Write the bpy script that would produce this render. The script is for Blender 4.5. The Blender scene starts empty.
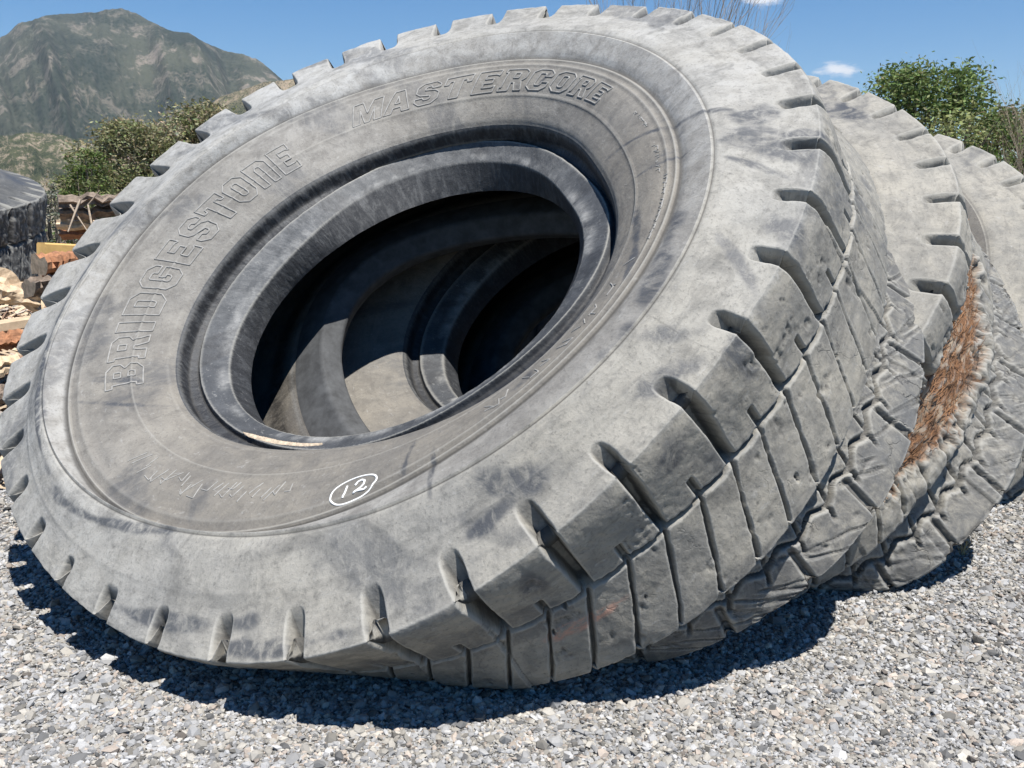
import bpy, math, random
import numpy as np
from mathutils import Vector, Matrix
# ------------------------------------------------------------------ camera, sky, sun, exposure
scene = bpy.context.scene
cam_d = bpy.data.cameras.new('camera'); cam = bpy.data.objects.new('camera', cam_d)
scene.collection.objects.link(cam); scene.camera = cam
PITCH = math.atan((384 - 200) / 1000.0)
cam.location = (0, 0, 1.6); cam.rotation_euler = (math.radians(90) - PITCH, 0, 0)
cam_d.sensor_fit = 'HORIZONTAL'; cam_d.sensor_width = 36.0; cam_d.lens = 36.0 * 1000 / 1024
cam_d.clip_start = 0.05; cam_d.clip_end = 40000
scene.render.resolution_x = 1024; scene.render.resolution_y = 768
SUN_EL = math.radians(69.5); SUN_AZ = math.radians(150.0)      # azimuth from +Y towards +X
sv = Vector((math.cos(SUN_EL) * math.sin(SUN_AZ), math.cos(SUN_EL) * math.cos(SUN_AZ), math.sin(SUN_EL)))
sd = bpy.data.lights.new('sun', 'SUN'); sd.energy = 5.0; sd.angle = math.radians(0.53); sd.color = (1.0, 0.965, 0.91)
sun = bpy.data.objects.new('sun', sd); scene.collection.objects.link(sun)
sun.rotation_euler = (-sv).to_track_quat('-Z', 'Y').to_euler(); sun.location = (3, -4, 20)
w = bpy.data.worlds.new('World'); scene.world = w; w.use_nodes = True
nt = w.node_tree; nt.nodes.clear()
wo = nt.nodes.new('ShaderNodeOutputWorld'); bg = nt.nodes.new('ShaderNodeBackground')
sky = nt.nodes.new('ShaderNodeTexSky'); sky.sky_type = 'NISHITA'; sky.sun_disc = False
sky.sun_elevation = SUN_EL; sky.sun_rotation = SUN_AZ; sky.altitude = 1500; sky.air_density = 1.0
sky.dust_density = 0.2; sky.ozone_density = 3.0
bg.inputs['Strength'].default_value = 0.050
# two thin fair-weather clouds far up in the sky
geo = nt.nodes.new('ShaderNodeTexCoord')
def wnode(t, **k):
    n = nt.nodes.new(t)
    for a, b in k.items(): setattr(n, a, b)
    return n
def cloud_mask(dirv, sx, sz, seed):
    sub = wnode('ShaderNodeVectorMath', operation='SUBTRACT'); nt.links.new(geo.outputs['Generated'], sub.inputs[0])
    sub.inputs[1].default_value = dirv
    mul = wnode('ShaderNodeVectorMath', operation='MULTIPLY'); nt.links.new(sub.outputs[0], mul.inputs[0])
    mul.inputs[1].default_value = (1 / sx, 1 / sx, 1 / sz)
    ln = wnode('ShaderNodeVectorMath', operation='LENGTH'); nt.links.new(mul.outputs[0], ln.inputs[0])
    nz = wnode('ShaderNodeTexNoise'); nz.noise_dimensions = '4D'; nz.inputs['W'].default_value = seed
    nz.inputs['Scale'].default_value = 1.3; nz.inputs['Detail'].default_value = 6; nz.inputs['Roughness'].default_value = .62
    nt.links.new(mul.outputs[0], nz.inputs['Vector'])
    a = wnode('ShaderNodeMath', operation='MULTIPLY_ADD'); nt.links.new(nz.outputs[0], a.inputs[0]); a.inputs[1].default_value = 1.9
    nt.links.new(ln.outputs['Value'], a.inputs[2])
    mr = wnode('ShaderNodeMapRange'); mr.interpolation_type = 'SMOOTHSTEP'; nt.links.new(a.outputs[0], mr.inputs[0])
    mr.inputs[1].default_value = 1.95; mr.inputs[2].default_value = 1.2; mr.inputs[3].default_value = 0; mr.inputs[4].default_value = 0.9
    return mr
def pixdir(x, y):
    v = Vector(((x - 512) / 1000.0, -(y - 384) / 1000.0, -1.0)); v.normalize()
    return tuple(cam.rotation_euler.to_matrix() @ v)
m1 = cloud_mask(pixdir(836, 69), .024, .0075, 3.1); m2 = cloud_mask(pixdir(760, -3), .022, .010, 7.7)
mx = wnode('ShaderNodeMath', operation='MAXIMUM'); nt.links.new(m1.outputs[0], mx.inputs[0]); nt.links.new(m2.outputs[0], mx.inputs[1])
hs = wnode('ShaderNodeHueSaturation'); hs.inputs['Saturation'].default_value = 1.36; hs.inputs['Value'].default_value = 1.53; nt.links.new(sky.outputs[0], hs.inputs['Color'])
mix = wnode('ShaderNodeMix', data_type='RGBA'); nt.links.new(mx.outputs[0], mix.inputs[0]); nt.links.new(hs.outputs[0], mix.inputs[6])
mix.inputs[7].default_value = (12.5, 12.8, 13.4, 1)
nt.links.new(mix.outputs[2], bg.inputs[0]); nt.links.new(bg.outputs[0], wo.inputs[0])
scene.view_settings.view_transform = 'Standard'; scene.view_settings.look = 'None'; scene.view_settings.gamma = 1.0
scene.view_settings.exposure = 0.66
scene.render.engine = 'CYCLES'

# ------------------------------------------------------------------ helpers
def tag(o, label=None, cat=None, group=None, kind=None):
    if label: o['label'] = label
    if cat: o['category'] = cat
    if group: o['group'] = group
    if kind: o['kind'] = kind
    return o
def mesh_np(name, V, F, mat, smooth=True, attrs=None, parent=None, loc=(0, 0, 0)):
    """V (n,3) world coordinates; F (m,k) index array; linked as ONE mesh object, origin at loc."""
    V = np.asarray(V, np.float32) - np.asarray(loc, np.float32)
    F = np.asarray(F, np.int32)
    me = bpy.data.meshes.new(name)
    me.vertices.add(len(V)); me.vertices.foreach_set('co', V.ravel())
    k = F.shape[1]
    me.loops.add(F.size); me.loops.foreach_set('vertex_index', F.ravel())
    me.polygons.add(len(F)); me.polygons.foreach_set('loop_start', np.arange(0, F.size, k, dtype=np.int32))
    me.polygons.foreach_set('loop_total', np.full(len(F), k, np.int32))
    me.polygons.foreach_set('use_smooth', np.full(len(F), smooth, bool))
    me.update(calc_edges=True)
    for an, av in (attrs or {}).items():
        av = np.asarray(av, np.float32)
        if av.ndim == 1:
            at = me.attributes.new(an, 'FLOAT', 'POINT'); at.data.foreach_set('value', av)
        else:
            at = me.attributes.new(an, 'FLOAT_VECTOR', 'POINT'); at.data.foreach_set('vector', av.ravel())
    me.materials.append(mat)
    o = bpy.data.objects.new(name, me); scene.collection.objects.link(o)
    if parent is not None: o.parent = parent; 
    else: o.location = loc
    return o
def empty(name, loc):
    o = bpy.data.objects.new(name, None); scene.collection.objects.link(o); o.location = loc; o.empty_display_size = .2
    return o
# ---- node helpers for materials
class NM:
    def __init__(s, name):
        s.m = bpy.data.materials.new(name); s.m.use_nodes = True; s.t = s.m.node_tree; s.b = s.t.nodes['Principled BSDF']
        s.out = s.t.nodes['Material Output']
        s.co = s.t.nodes.new('ShaderNodeTexCoord').outputs['Object']
    def n(s, t, **k):
        x = s.t.nodes.new(t)
        for a, b in k.items(): setattr(x, a, b)
        return x
    def l(s, a, b): s.t.links.new(a, b)
    def put(s, sock, v):
        if hasattr(v, 'is_output') or isinstance(v, bpy.types.NodeSocket): s.l(v, sock)
        else: sock.default_value = v
    def noise(s, scale, detail=5, rough=.55, vec=None, dist=0):
        x = s.n('ShaderNodeTexNoise'); s.l(vec or s.co, x.inputs['Vector']); x.inputs['Scale'].default_value = scale
        x.inputs['Detail'].default_value = detail; x.inputs['Roughness'].default_value = rough; x.inputs['Distortion'].default_value = dist
        return x.outputs[0]
    def voro(s, scale, feature='F1', vec=None, rnd=1.0):
        x = s.n('ShaderNodeTexVoronoi'); x.feature = feature; s.l(vec or s.co, x.inputs['Vector']); x.inputs['Scale'].default_value = scale
        x.inputs['Randomness'].default_value = rnd
        return x
    def mapr(s, v, a, b, c=0., d=1., smooth=False):
        x = s.n('ShaderNodeMapRange'); s.put(x.inputs[0], v)
        if smooth: x.interpolation_type = 'SMOOTHSTEP'
        for i, q in enumerate((a, b, c, d)): x.inputs[i + 1].default_value = q
        return x.outputs[0]
    def math(s, op, a, b=0.):
        x = s.n('ShaderNodeMath', operation=op); s.put(x.inputs[0], a); s.put(x.inputs[1], b); return x.outputs[0]
    def mix(s, f, a, b):
        x = s.n('ShaderNodeMix', data_type='RGBA'); s.put(x.inputs[0], f)
        s.put(x.inputs[6], a if not isinstance(a, tuple) else (*a, 1)); s.put(x.inputs[7], b if not isinstance(b, tuple) else (*b, 1))
        return x.outputs[2]
    def attr(s, name, vec=False):
        x = s.n('ShaderNodeAttribute', attribute_name=name); return x.outputs['Vector' if vec else 'Fac']
    def scaled(s, v, sc):
        x = s.n('ShaderNodeVectorMath', operation='MULTIPLY'); s.put(x.inputs[0], v); x.inputs[1].default_value = sc; return x.outputs[0]
    def bump(s, h, strength=.5, dist=.01, prev=None):
        x = s.n('ShaderNodeBump'); s.put(x.inputs['Height'], h); x.inputs['Strength'].default_value = strength; x.inputs['Distance'].default_value = dist
        if prev is not None: s.l(prev, x.inputs['Normal'])
        return x.outputs[0]
    def fin(s, col, rough=.8, nrm=None, spec=.5):
        s.put(s.b.inputs['Base Color'], (*col, 1) if isinstance(col, tuple) else col)
        s.put(s.b.inputs['Roughness'], rough); s.b.inputs['Specular IOR Level'].default_value = spec
        if nrm is not None: s.l(nrm, s.b.inputs['Normal'])
        return s.m

# ------------------------------------------------------------------ materials
def rubber(name, dusty, grey, dark, bright=1.0, deep=(.052, .056, .064), lo=.5, worn=True):
    """weathered tyre rubber: 'pale' chalky dust, 'smear' polished dark rubber and painted-in shade, 'rust' exposed cord"""
    M = NM(name)
    tv = M.attr('tv', True)                       # (around, across, 0) in metres: grain runs with the tyre
    n1 = M.noise(2.2, 6, .6); n2 = M.noise(11, 7, .65, dist=.4); n3 = M.noise(90, 5, .7)
    st = M.noise(6, 6, .65, vec=M.scaled(tv, (.5, 5, 1)))
    pale = M.attr('pale'); smear_shade = M.attr('smear_shade'); rust = M.attr('rust')
    f = M.math('ADD', M.math('MULTIPLY', n1, .5), M.math('MULTIPLY', n2, .5))
    c = M.mix(M.mapr(f, .36, .64, smooth=True), grey, dusty)
    c = M.mix(M.mapr(st, .52, .72, 0, .35), c, dark)
    pf = M.math('MULTIPLY', pale, M.mapr(n2, .34, .62, .35, 1.0))
    c = M.mix(pf, c, tuple(x * bright for x in (.375, .372, .358)))
    sp = M.mapr(n3, .55, .74, 0, .6); c = M.mix(sp, c, dark)
    # chalky scuffs
    sc = M.noise(24, 6, .7, vec=M.scaled(tv, (.9, 2.2, 1)), dist=.8)
    c = M.mix(M.mapr(sc, .58, .70, 0, .45), c, (.35, .345, .33))
    sc2 = M.noise(30, 7, .70, vec=M.scaled(tv, (1.2, 1.0, 1)), dist=.5)
    c = M.mix(M.mapr(sc2, .54, .74, 0, .5), c, dark)
    n5 = M.noise(4.5, 8, .7, vec=M.scaled(tv, (1, 1.6, 1)), dist=.6); c = M.mix(M.mapr(n5, .50, .66, 0, .42), c, dark)
    sm = M.math('MULTIPLY', smear_shade, M.mapr(M.noise(16, 8, .74, vec=M.scaled(tv, (.9, .6, 1)), dist=.9), .40, .54, lo * .55, 1.0))
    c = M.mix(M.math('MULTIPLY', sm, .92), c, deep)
    rn = M.noise(40, 5, .7, vec=M.scaled(tv, (1, 4, 1)))
    rc = M.mix(M.mapr(rn, .38, .6), (.05, .026, .016), (.26, .13, .06)); rc = M.mix(M.mapr(M.noise(14, 5), .5, .62), rc, (.27, .21, .15))
    c = M.mix(rust, c, rc)
    h = M.math('ADD', M.math('MULTIPLY', n3, .35), M.math('MULTIPLY', n2, .9))
    ds = M.n('ShaderNodeTexNoise'); M.l(tv, ds.inputs['Vector']); ds.inputs['Scale'].default_value = 7; ds.inputs['Detail'].default_value = 5
    dv = M.n('ShaderNodeVectorMath', operation='MULTIPLY_ADD'); M.l(ds.outputs['Color'], dv.inputs[0]); dv.inputs[1].default_value = (.22, .22, 0); M.l(M.scaled(tv, (1, .8, 1)), dv.inputs[2])
    crk = M.voro(9, 'DISTANCE_TO_EDGE', vec=dv.outputs[0])
    cm = M.math('MULTIPLY', M.mapr(crk.outputs['Distance'], 0, .022, 1, 0), M.attr('crack'))
    cm = M.math('MULTIPLY', cm, M.mapr(M.noise(6, 3), .50, .62))
    c = M.mix(M.math('MULTIPLY', cm, .8), c, (.03, .03, .032))
    h = M.math('SUBTRACT', h, M.math('MULTIPLY', cm, .8))
    h = M.math('ADD', h, M.math('MULTIPLY', sc2, .35))
    pt = M.math('MULTIPLY', M.attr('paint'), M.mapr(sc, .42, .55))
    c = M.mix(M.math('MULTIPLY', pt, .65), c, (.50, .24, .16))
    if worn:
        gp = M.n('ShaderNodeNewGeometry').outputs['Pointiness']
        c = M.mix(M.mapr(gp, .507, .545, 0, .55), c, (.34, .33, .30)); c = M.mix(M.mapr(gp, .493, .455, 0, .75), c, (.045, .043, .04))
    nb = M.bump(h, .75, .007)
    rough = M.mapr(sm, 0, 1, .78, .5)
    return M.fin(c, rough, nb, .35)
MAT = {}
MAT['sidewall'] = rubber('dusty sidewall rubber', (.205, .188, .160), (.152, .142, .127), (.075, .070, .065))
MAT['tread'] = rubber('worn tread rubber', (.30, .278, .232), (.185, .178, .160), (.045, .045, .044))
MAT['bead'] = rubber('dark bead rubber', (.075, .08, .088), (.040, .044, .050), (.03, .032, .036), .85, (.016, .017, .02), .75)
MAT['dark_sidewall'] = rubber('old dark sidewall rubber', (.11, .11, .105), (.065, .067, .068), (.03, .03, .032), .45)
MAT['inner_wall'] = rubber('dusty inner sidewall rubber', (.20, .18, .15), (.14, .13, .12), (.06, .06, .055), .7, (.02, .02, .022), .8)
MAT['liner'] = NM('inner liner rubber').fin((.016, .016, .018), .9, None, .1)
def simple(name, col, rough=.8, var=.25, scale=20, bump=.3, bd=.004):
    M = NM(name); n = M.noise(scale, 6, .65)
    c = M.mix(M.mapr(n, .35, .65), tuple(x * (1 - var) for x in col), tuple(min(1, x * (1 + var)) for x in col))
    return M.fin(c, rough, M.bump(n, bump, bd))
MAT['letter'] = simple('raised lettering edge rubber', (.25, .243, .228), .7, .2, 40)
MAT['chalk'] = simple('white chalk', (.75, .75, .73), .9, .06, 200)

# ---GEOM-START
rng = np.random.default_rng(5)
NL = 38; PITCHA = 2 * np.pi / NL; PH0 = -1.0580774758528244
ZW = [-0.09008410467674917, 0.03938712157511457, 0.003415278430244938, 0.020261297265049796, -0.004700639105400796, -0.00524644316679063]
RT1 = np.array([[0.6890803109391465, -0.6290491140395419, 0.35981319764855313], [-0.698229469577571, -0.4433762664189671, 0.5620436764076266], [-0.19402044451405917, -0.6385254094415073, -0.74474248476109]])
CT1 = np.array([-0.5493933752819203, 4.098229466369816, 1.4349498148958704])
RF = {"ridge": [1.4155, -.00115, .00225, -.02878, -.01877, .0528, .01823, -.00347, -.00798],
 "A": [1.3215, -.0206, .03372, -.03955, -.0219, .03767, .00567, .00548, -.01223],
 "D": [.9609, .05943, -.01256, -.02205, -.02545, .08935, .02044, .01076, -.00658],
 "C": [.8954, .03281, -.03938, -.04409, -.02597, .08848, .0034, -.0093, -.02309],
 "B1": [.7935, .05617, -.04478, -.05593, -.00615, .11034, -.00226, -.00434, -.0128],
 "B0": [.7629, .06826, .00634, -.08947, -.00057, .06056, .01769, -.01306, -.02142],
 "G": [1.6246, -.00253, -.01102, -.02871, -.0023, .02013, .00498, -.00227, -.00634],
 "corner": [1.7921, -.03243, -.01406, -.01061, .00215, .00383, .01102, -.0102, -.00621],
 "zz": [1.78056, -0.01519, -0.02769, 0.01079, -0.02044, 0.01023, 0.00303, -0.0077, 0.008],
 "L2": [1.822, 0.01107, -0.09873, 0.00954, -0.01644, 0.02194, 0.01206, 0.00468, 0.02639],
 "R2": [1.75562, 0.02718, -0.17734, 0.03039, -0.03873, 0.04225, -0.0039, 0.0234, 0.01848]}
def hz(phi, k=1.0): return k * sum(ZW[2 * j] * np.cos((j + 2) * phi) + ZW[2 * j + 1] * np.sin((j + 2) * phi) for j in range(3))
# closed profile: name, (fitted ring or r), z, rows to the next ring
PROFILE = [('B0', .37, 12), ('B1', .25, 10), ('mid', .228, 8), ('C', .205, 8), ('trough', .226, 6), ('neck', .205, 8), ('D', .13, 10),
           ('sw1', .055, 16), ('sw2', .008, 20), ('A', -.005, 10), ('ridge', -.055, 16), ('sh1', -.04, 16), ('G', 0, 30),
           ('corner', .035, 14), ('shoulder', .095, 38), ('zz', .33, 50), ('L2', .62, 16), ('dip', .70, 24), ('r78', .82, 22), ('R2', .93, 12),
           ('rs1', .95, 8), ('rs2', .94, 8), ('rs3', .90, 6), ('rn', .86, 6), ('rb', .83, 5), ('rbore', .74, 8),
           ('rtoe', .655, 8), ('i1', .69, 10), ('i2', .78, 10), ('i3', .82, 8), ('i4', .74, 8), ('i5', .45, 8), ('i6', .17, 8), ('i7', .07, 8), ('i8', .14, 8), ('i9', .31, 8)]
NOM = dict(mid=(.5, 'B1', 'C'), trough=('C', 1.02), neck=('D', .985), sw1=(.35, 'D', 'A'), sw2=(.7, 'D', 'A'), sh1=(.42, 'ridge', 'G'),
           shoulder=(.25, 'corner', 'zz', .012), dip=(.25, 'L2', 'R2', -.10), r78=(.6, 'L2', 'R2', -.05),
           rs1=('R2', .94), rs2=('abs', 1.42, .24), rs3=('abs', 1.10, .25), rn=('abs', .92, .25), rb=('abs', .80, .25), rbore=('abs', .735, .25),
           rtoe=('abs', .80, .25), i1=('abs', .97, .25), i2=('abs', 1.2, .25), i3=('abs', 1.42, .24), i4=('R2', .90), i5=('L2', .90), i6=('corner', .93), i7=('G', .86), i8=('D', 1.18), i9=('C', .99))
def rr(name, phi, mild):
    if name in RF:
        if name == 'R2' and mild >= .5: mild = 1.0
        x = RF[name]; s = 0
        for k in range(1, 5): s = s + x[2 * k - 1] * np.cos(k * phi) + x[2 * k] * np.sin(k * phi)
        return x[0] * (1 + mild * s)
    d = NOM[name]
    if d[0] == 'abs': return d[1] + mild * d[2] * np.cos(phi + 1.3)
    if isinstance(d[0], str): return rr(d[0], phi, mild) * d[1]
    return (1 - d[0]) * rr(d[1], phi, mild) + d[0] * rr(d[2], phi, mild) + (d[3] if len(d) > 3 else 0)
def vnoise(u, v, seed, pu=None):
    """value noise on arrays; u periodic with integer period pu"""
    r = np.random.default_rng(seed).random((512, 512))
    iu = np.floor(u).astype(int); iv = np.floor(v).astype(int); fu = u - iu; fv = v - iv
    fu = fu * fu * (3 - 2 * fu); fv = fv * fv * (3 - 2 * fv)
    a = (iu % pu if pu else iu) % 512; a1 = ((iu + 1) % pu if pu else iu + 1) % 512; b = iv % 512; b1 = (iv + 1) % 512
    return (r[a, b] * (1 - fu) + r[a1, b] * fu) * (1 - fv) + (r[a, b1] * (1 - fu) + r[a1, b1] * fu) * fv
def fbm(th, s, freq, seed, oct=4, an=1.0):
    """th angle, s metres; freq cells per metre (rounded to close around)"""
    o = 0; amp = .5
    for k in range(oct):
        pu = max(4, int(round(freq * 11.3 * 2 ** k * an)))
        o = o + amp * vnoise(th / (2 * np.pi) * pu, s * freq * 2 ** k + 37, seed + k, pu); amp *= .5
    return o / (1 - .5 ** oct)
def sstep(x, a, b):
    t = np.clip((x - a) / (b - a), 0, 1); return t * t * (3 - 2 * t)
def tyre_grid(ncol, rowf=1.0, mild=1.0, seed=1, gouge=None, ph=PH0, rugged=0):
    phi = np.arange(ncol) * 2 * np.pi / ncol
    names = [p[0] for p in PROFILE]; n = len(names)
    C = np.stack([np.stack([rr(a, phi, mild), z + hz(phi, mild)], -1) for a, z, _ in PROFILE])       # ring, col, (r,z)
    nomr = np.array([rr(a, phi, 0).mean() for a in names]); nomz = np.array([p[1] for p in PROFILE])
    seg = np.hypot(np.diff(np.append(nomr, nomr[0])), np.diff(np.append(nomz, nomz[0])))
    sn = np.concatenate([[0], np.cumsum(seg)])
    sn = sn - sn[names.index('D')] + .384
    rows, ss, start = [], [], {}
    hard = {'B0', 'B1', 'C', 'trough', 'neck', 'ridge', 'corner', 'L2', 'R2', 'rtoe', 'rbore'}
    for j in range(n):
        m = max(3, int(round(PROFILE[j][2] * rowf))); start[names[j]] = len(ss)
        p0, p1, p2, p3 = C[j - 1], C[j], C[(j + 1) % n], C[(j + 2) % n]
        d = seg[j]
        t1 = (p2 - p0) / (seg[j - 1] + d) * d; t2 = (p3 - p1) / (seg[(j + 1) % n] + d) * d
        if names[j] in hard: t1 = .25 * t1 + .75 * (p2 - p1)
        if names[(j + 1) % n] in hard: t2 = .25 * t2 + .75 * (p2 - p1)
        for i in range(m):
            t = i / m
            rows.append((2 * t**3 - 3 * t**2 + 1) * p1 + (t**3 - 2 * t**2 + t) * t1 + (-2 * t**3 + 3 * t**2) * p2 + (t**3 - t**2) * t2)
            ss.append(sn[j] + d * t)
    RZ = np.stack(rows); S = np.array(ss)[:, None]
    S0 = {names[j]: sn[j] for j in range(n)}
    # columns follow the slanted grooves across the tread
    sq = S[:, 0]; zq = S0['zz']
    sk = PITCHA * np.interp(sq, [S0['G'], zq, zq + .55, S0['i4'], sn[-1]], [0, -.14, -.14 - SL * .55, -.14 - SL * .55, 0])
    th = phi[None, :] + sk[:, None]
    pe = np.append(phi, 2 * np.pi)
    for q in np.nonzero(np.abs(sk) > 1e-9)[0]:
        for c_ in (0, 1): RZ[q, :, c_] = np.interp(th[q] % (2 * np.pi), pe, np.append(RZ[q, :, c_], RZ[q, 0, c_]))
    P = np.stack([RZ[..., 0] * np.cos(th), RZ[..., 0] * np.sin(th), RZ[..., 1]], -1)
    def normals(P):
        dr = np.roll(P, -1, 0) - np.roll(P, 1, 0); dc = np.roll(P, -1, 1) - np.roll(P, 1, 1)
        N = np.cross(dr, dc); N /= np.linalg.norm(N, axis=-1, keepdims=True) + 1e-12
        j = start['sw2']
        return -N if N[j, :, 2].mean() > 0 else N
    N = normals(P)
    fi = (th - ph) / PITCHA; sG, sc, sz, sl, sr = (S0[k] for k in ('G', 'corner', 'zz', 'L2', 'R2'))
    nA = fbm(th, S, 12, seed + 10, 4) - .5; nB = fbm(th, S, 3, seed + 20, 4) - .5; nC = fbm(th, S, 40, seed + 30, 3) - .5
    wob = fbm(th, S, 1.2, seed + 40, 3) - .5
    lugid = np.floor(fi).astype(int) % NL
    rl = np.random.default_rng(seed + 3)
    # shoulder lug grooves
    pm = PITCHA * 1.78
    tz = np.clip((S - sG) / (sz - sG), 0, 1)
    f = fi - (-.14 * tz) + .05 * wob * tz
    k = np.round(f); dd = np.abs(f - k) * pm
    ww = np.interp(tz, [0, .12, .35, .6, 1], [.030, .036, .032, .027, .020]) + .016 * np.clip(np.cos((fi - 26) * PITCHA), 0, 1) + .008 * nA + .003 * np.take(rl.normal(size=NL), (k.astype(int) % NL))
    dep = (.074 + .03 * np.clip(np.cos((fi - 26) * PITCHA), 0, 1)) * sstep(S, sG - .005, sG + .11) * (1 - sstep(S, sz - .012, sz + .006))
    dd = np.hypot(dd, .9 * np.maximum(0, sG + .03 - S))
    D = dep * (1 - sstep(dd, ww * .62, ww + .003))
    # running circumferential groove
    zline = sz + .004 * np.sin(fi * 2 * np.pi * 2 + 1) + .02 * wob
    D = np.maximum(D, .030 * (1 - sstep(np.abs(S - zline), .003, .010 + .006 * nA)))
    zline2 = sl + .62 * (sr - sl) + .012 * np.sin(fi * 4 * np.pi) + .03 * wob
    D = np.maximum(D, .030 * (1 - sstep(np.abs(S - zline2), .003, .010 + .008 * nA)))
    # notch in the middle of each lug
    fh = f + .5; dh = np.abs(fh - np.round(fh)) * pm
    D = np.maximum(D, .028 * (1 - sstep(dh + .02 * (sz - S) * 0, .006 + .010 * (nA + .2), .014)) * sstep(S, sz - .085 + .04 * wob, sz - .07) * (1 - sstep(S, sz, sz + .01)))
    # thin cross grooves of the centre blocks, twice the pitch
    tc = (S - sz)
    for q, off in ((1, 0.0), (1, .5)):
        fc = fi + .14 + off + SL * tc + .10 * wob + .03 * (fbm(th, S, 5, seed + 60 + int(off * 10), 3) - .5)
        dc = np.abs(fc - np.round(fc)) * pm
        D = np.maximum(D, .024 * (1 - sstep(dc, .003, .0105 + .014 * nA + .012 * nC)) * sstep(S, sz - .005, sz + .01) * (1 - sstep(S, sl + .27, sl + .30)))
    # rear shoulder lug grooves
    f2 = fi + .3 - .3 * (S - sl); d2 = np.abs(f2 - np.round(f2)) * pm
    D = np.maximum(D, .022 * (1 - sstep(d2, .006, .018 + .01 * nA)) * sstep(S, sl + .22, sl + .27) * (1 - sstep(S, sr + .10, sr + .16)))
    tread = sstep(S, sc - .02, sc + .03) * (1 - sstep(S, sr + .05, sr + .12))
    face = sstep(S, sG - .02, sc) * (1 - sstep(S, sr + .05, sr + .12))
    # surface wear: lugs of unequal height, pits, chunks torn off edges, ridged crackle on the far half
    lh = np.take(rl.normal(size=NL), lugid) * .004
    pits = np.maximum(0, fbm(th, S, 16, seed + 70, 5) - .66) * .05
    rag = (1 - np.abs(2 * fbm(th + .9 * S, S * .45, 11, seed + 80, 4) - 1))
    rag = np.maximum(0, rag - .915) * .09 * sstep(S, sl - .03, sl + .05)
    D = D + tread * (pits + rag - lh) + face * (-.006 * nA - .007 * nB - .004 * nC)
    D = D + rugged * tread * (nA * .9 + nC * .5)
    near = np.exp(-((S - sl) / .02) ** 2); D = D + near * np.maximum(0, nA) * .03
    # embossed rings on the sidewall, general unevenness
    sD, sA, sR = S0['D'], S0['A'], S0['ridge']
    for q, hh, wd in ((sD + .155, .005, .005), (sD + .03, .003, .004), (sD + .055, .003, .004), (sD + .08, .003, .004), (sA - .05, .006, .012), (sA - .012, .004, .004), (S0['ridge'] + .055, .003, .02), (sG - .045, .0025, .006)):
        D = D - hh * np.exp(-((S - q) / wd) ** 2)
    swm = sstep(S, sD, sD + .05) * (1 - sstep(S, sG - .05, sG))
    D = D + swm * (-.006 * (fbm(th, S, 1.5, seed + 90, 3) - .5) - .0012 * nA)
    # A is a sharp little step
    D = D + .010 * (sstep(S, sA - .006, sA) - sstep(S, sA, sA + .04)) + .006 * np.exp(-((S - S0['ridge'] - .012) / .005) ** 2)
    bm = 1 - sstep(S, sD - .02, sD); D = D + bm * (S < sD) * (-.003 * nA - .002 * nC)
    rust = np.zeros_like(D)
    if gouge:
        for (i0, s0, i1, s1, wdt) in gouge:
            # distance from a slanted line in (index, s)
            a = np.array([i0 * pm, s0]); b = np.array([i1 * pm, s1]); ab = b - a
            fx = ((fi - i0 + NL / 2) % NL - NL / 2 + i0) * pm
            t = np.clip(((fx - a[0]) * ab[0] + (S - a[1]) * ab[1]) / (ab @ ab), 0, 1)
            dist = np.hypot(fx - a[0] - t * ab[0], S - a[1] - t * ab[1]) + .10 * nA + .06 * nC
            wt = wdt * np.sin(np.pi * np.clip(t, .06, .94)) ** .6
            g = 1 - sstep(dist, wt * .75, wt * 1.05)
            rust = np.maximum(rust, g)
            D = D * (1 - g) + g * (.045 + .05 * (fbm(th, S, 30, seed + 95, 3, .3) - .5))
            rim = np.exp(-((dist - wt * 1.15) / .03) ** 2); D = D + rim * .05 * np.maximum(nA + .1, 0)
            rough = np.exp(-np.maximum(dist - wt, 0) / .12) * (1 - g); D = D + rough * .06 * nA
    P = P - N * D[..., None]
    return dict(P=P, N=N, S=S + 0 * th, th=th + 0 * S, fi=fi + 0 * S, D=D, start=start, S0=S0, nA=nA, nB=nB, rust=rust, tread=tread + 0 * th, rowS=np.array(ss))
SL = -1.4
def clampz(P, g=0.0, k=.03):
    z = (P[..., 2] - g) / k
    P = P.copy(); P[..., 2] = g + k * np.where(z > 30, z, np.log1p(np.exp(np.minimum(z, 30)))) ; return P
# ---GEOM-END

# ------------------------------------------------------------------ ground
def heightless_sheet(name, x0, x1, y0, y1, z, mat, nx=2, ny=2):
    xs = np.linspace(x0, x1, nx); ys = np.linspace(y0, y1, ny); X, Y = np.meshgrid(xs, ys)
    V = np.stack([X.ravel(), Y.ravel(), np.full(X.size, z)], -1)
    i = np.arange(nx * ny).reshape(ny, nx)
    F = np.stack([i[:-1, :-1], i[:-1, 1:], i[1:, 1:], i[1:, :-1]], -1).reshape(-1, 4)
    return mesh_np(name, V, F, mat)
M = NM('gravel bed and far dirt')
v1 = M.voro(75); v2 = M.voro(34)
vc = M.n('ShaderNodeSeparateColor'); M.l(v1.outputs['Color'], vc.inputs[0])
g = M.mix(M.mapr(vc.outputs[0], 0, 1), (.19, .19, .185), (.42, .41, .385))
g = M.mix(M.mapr(v1.outputs['Distance'], .25, .6), g, (.12, .12, .115))
far = M.n('ShaderNodeSeparateXYZ'); M.l(M.co, far.inputs[0])
ff = M.mapr(far.outputs[1], 9, 22, 0, 1, True)
dirt = M.mix(M.noise(.12, 8, .6), (.22, .19, .14), (.30, .26, .20))
dirt = M.mix(M.mapr(M.noise(.9, 6, .7), .52, .6), dirt, (.10, .115, .06))
c = M.mix(ff, g, dirt)
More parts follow.
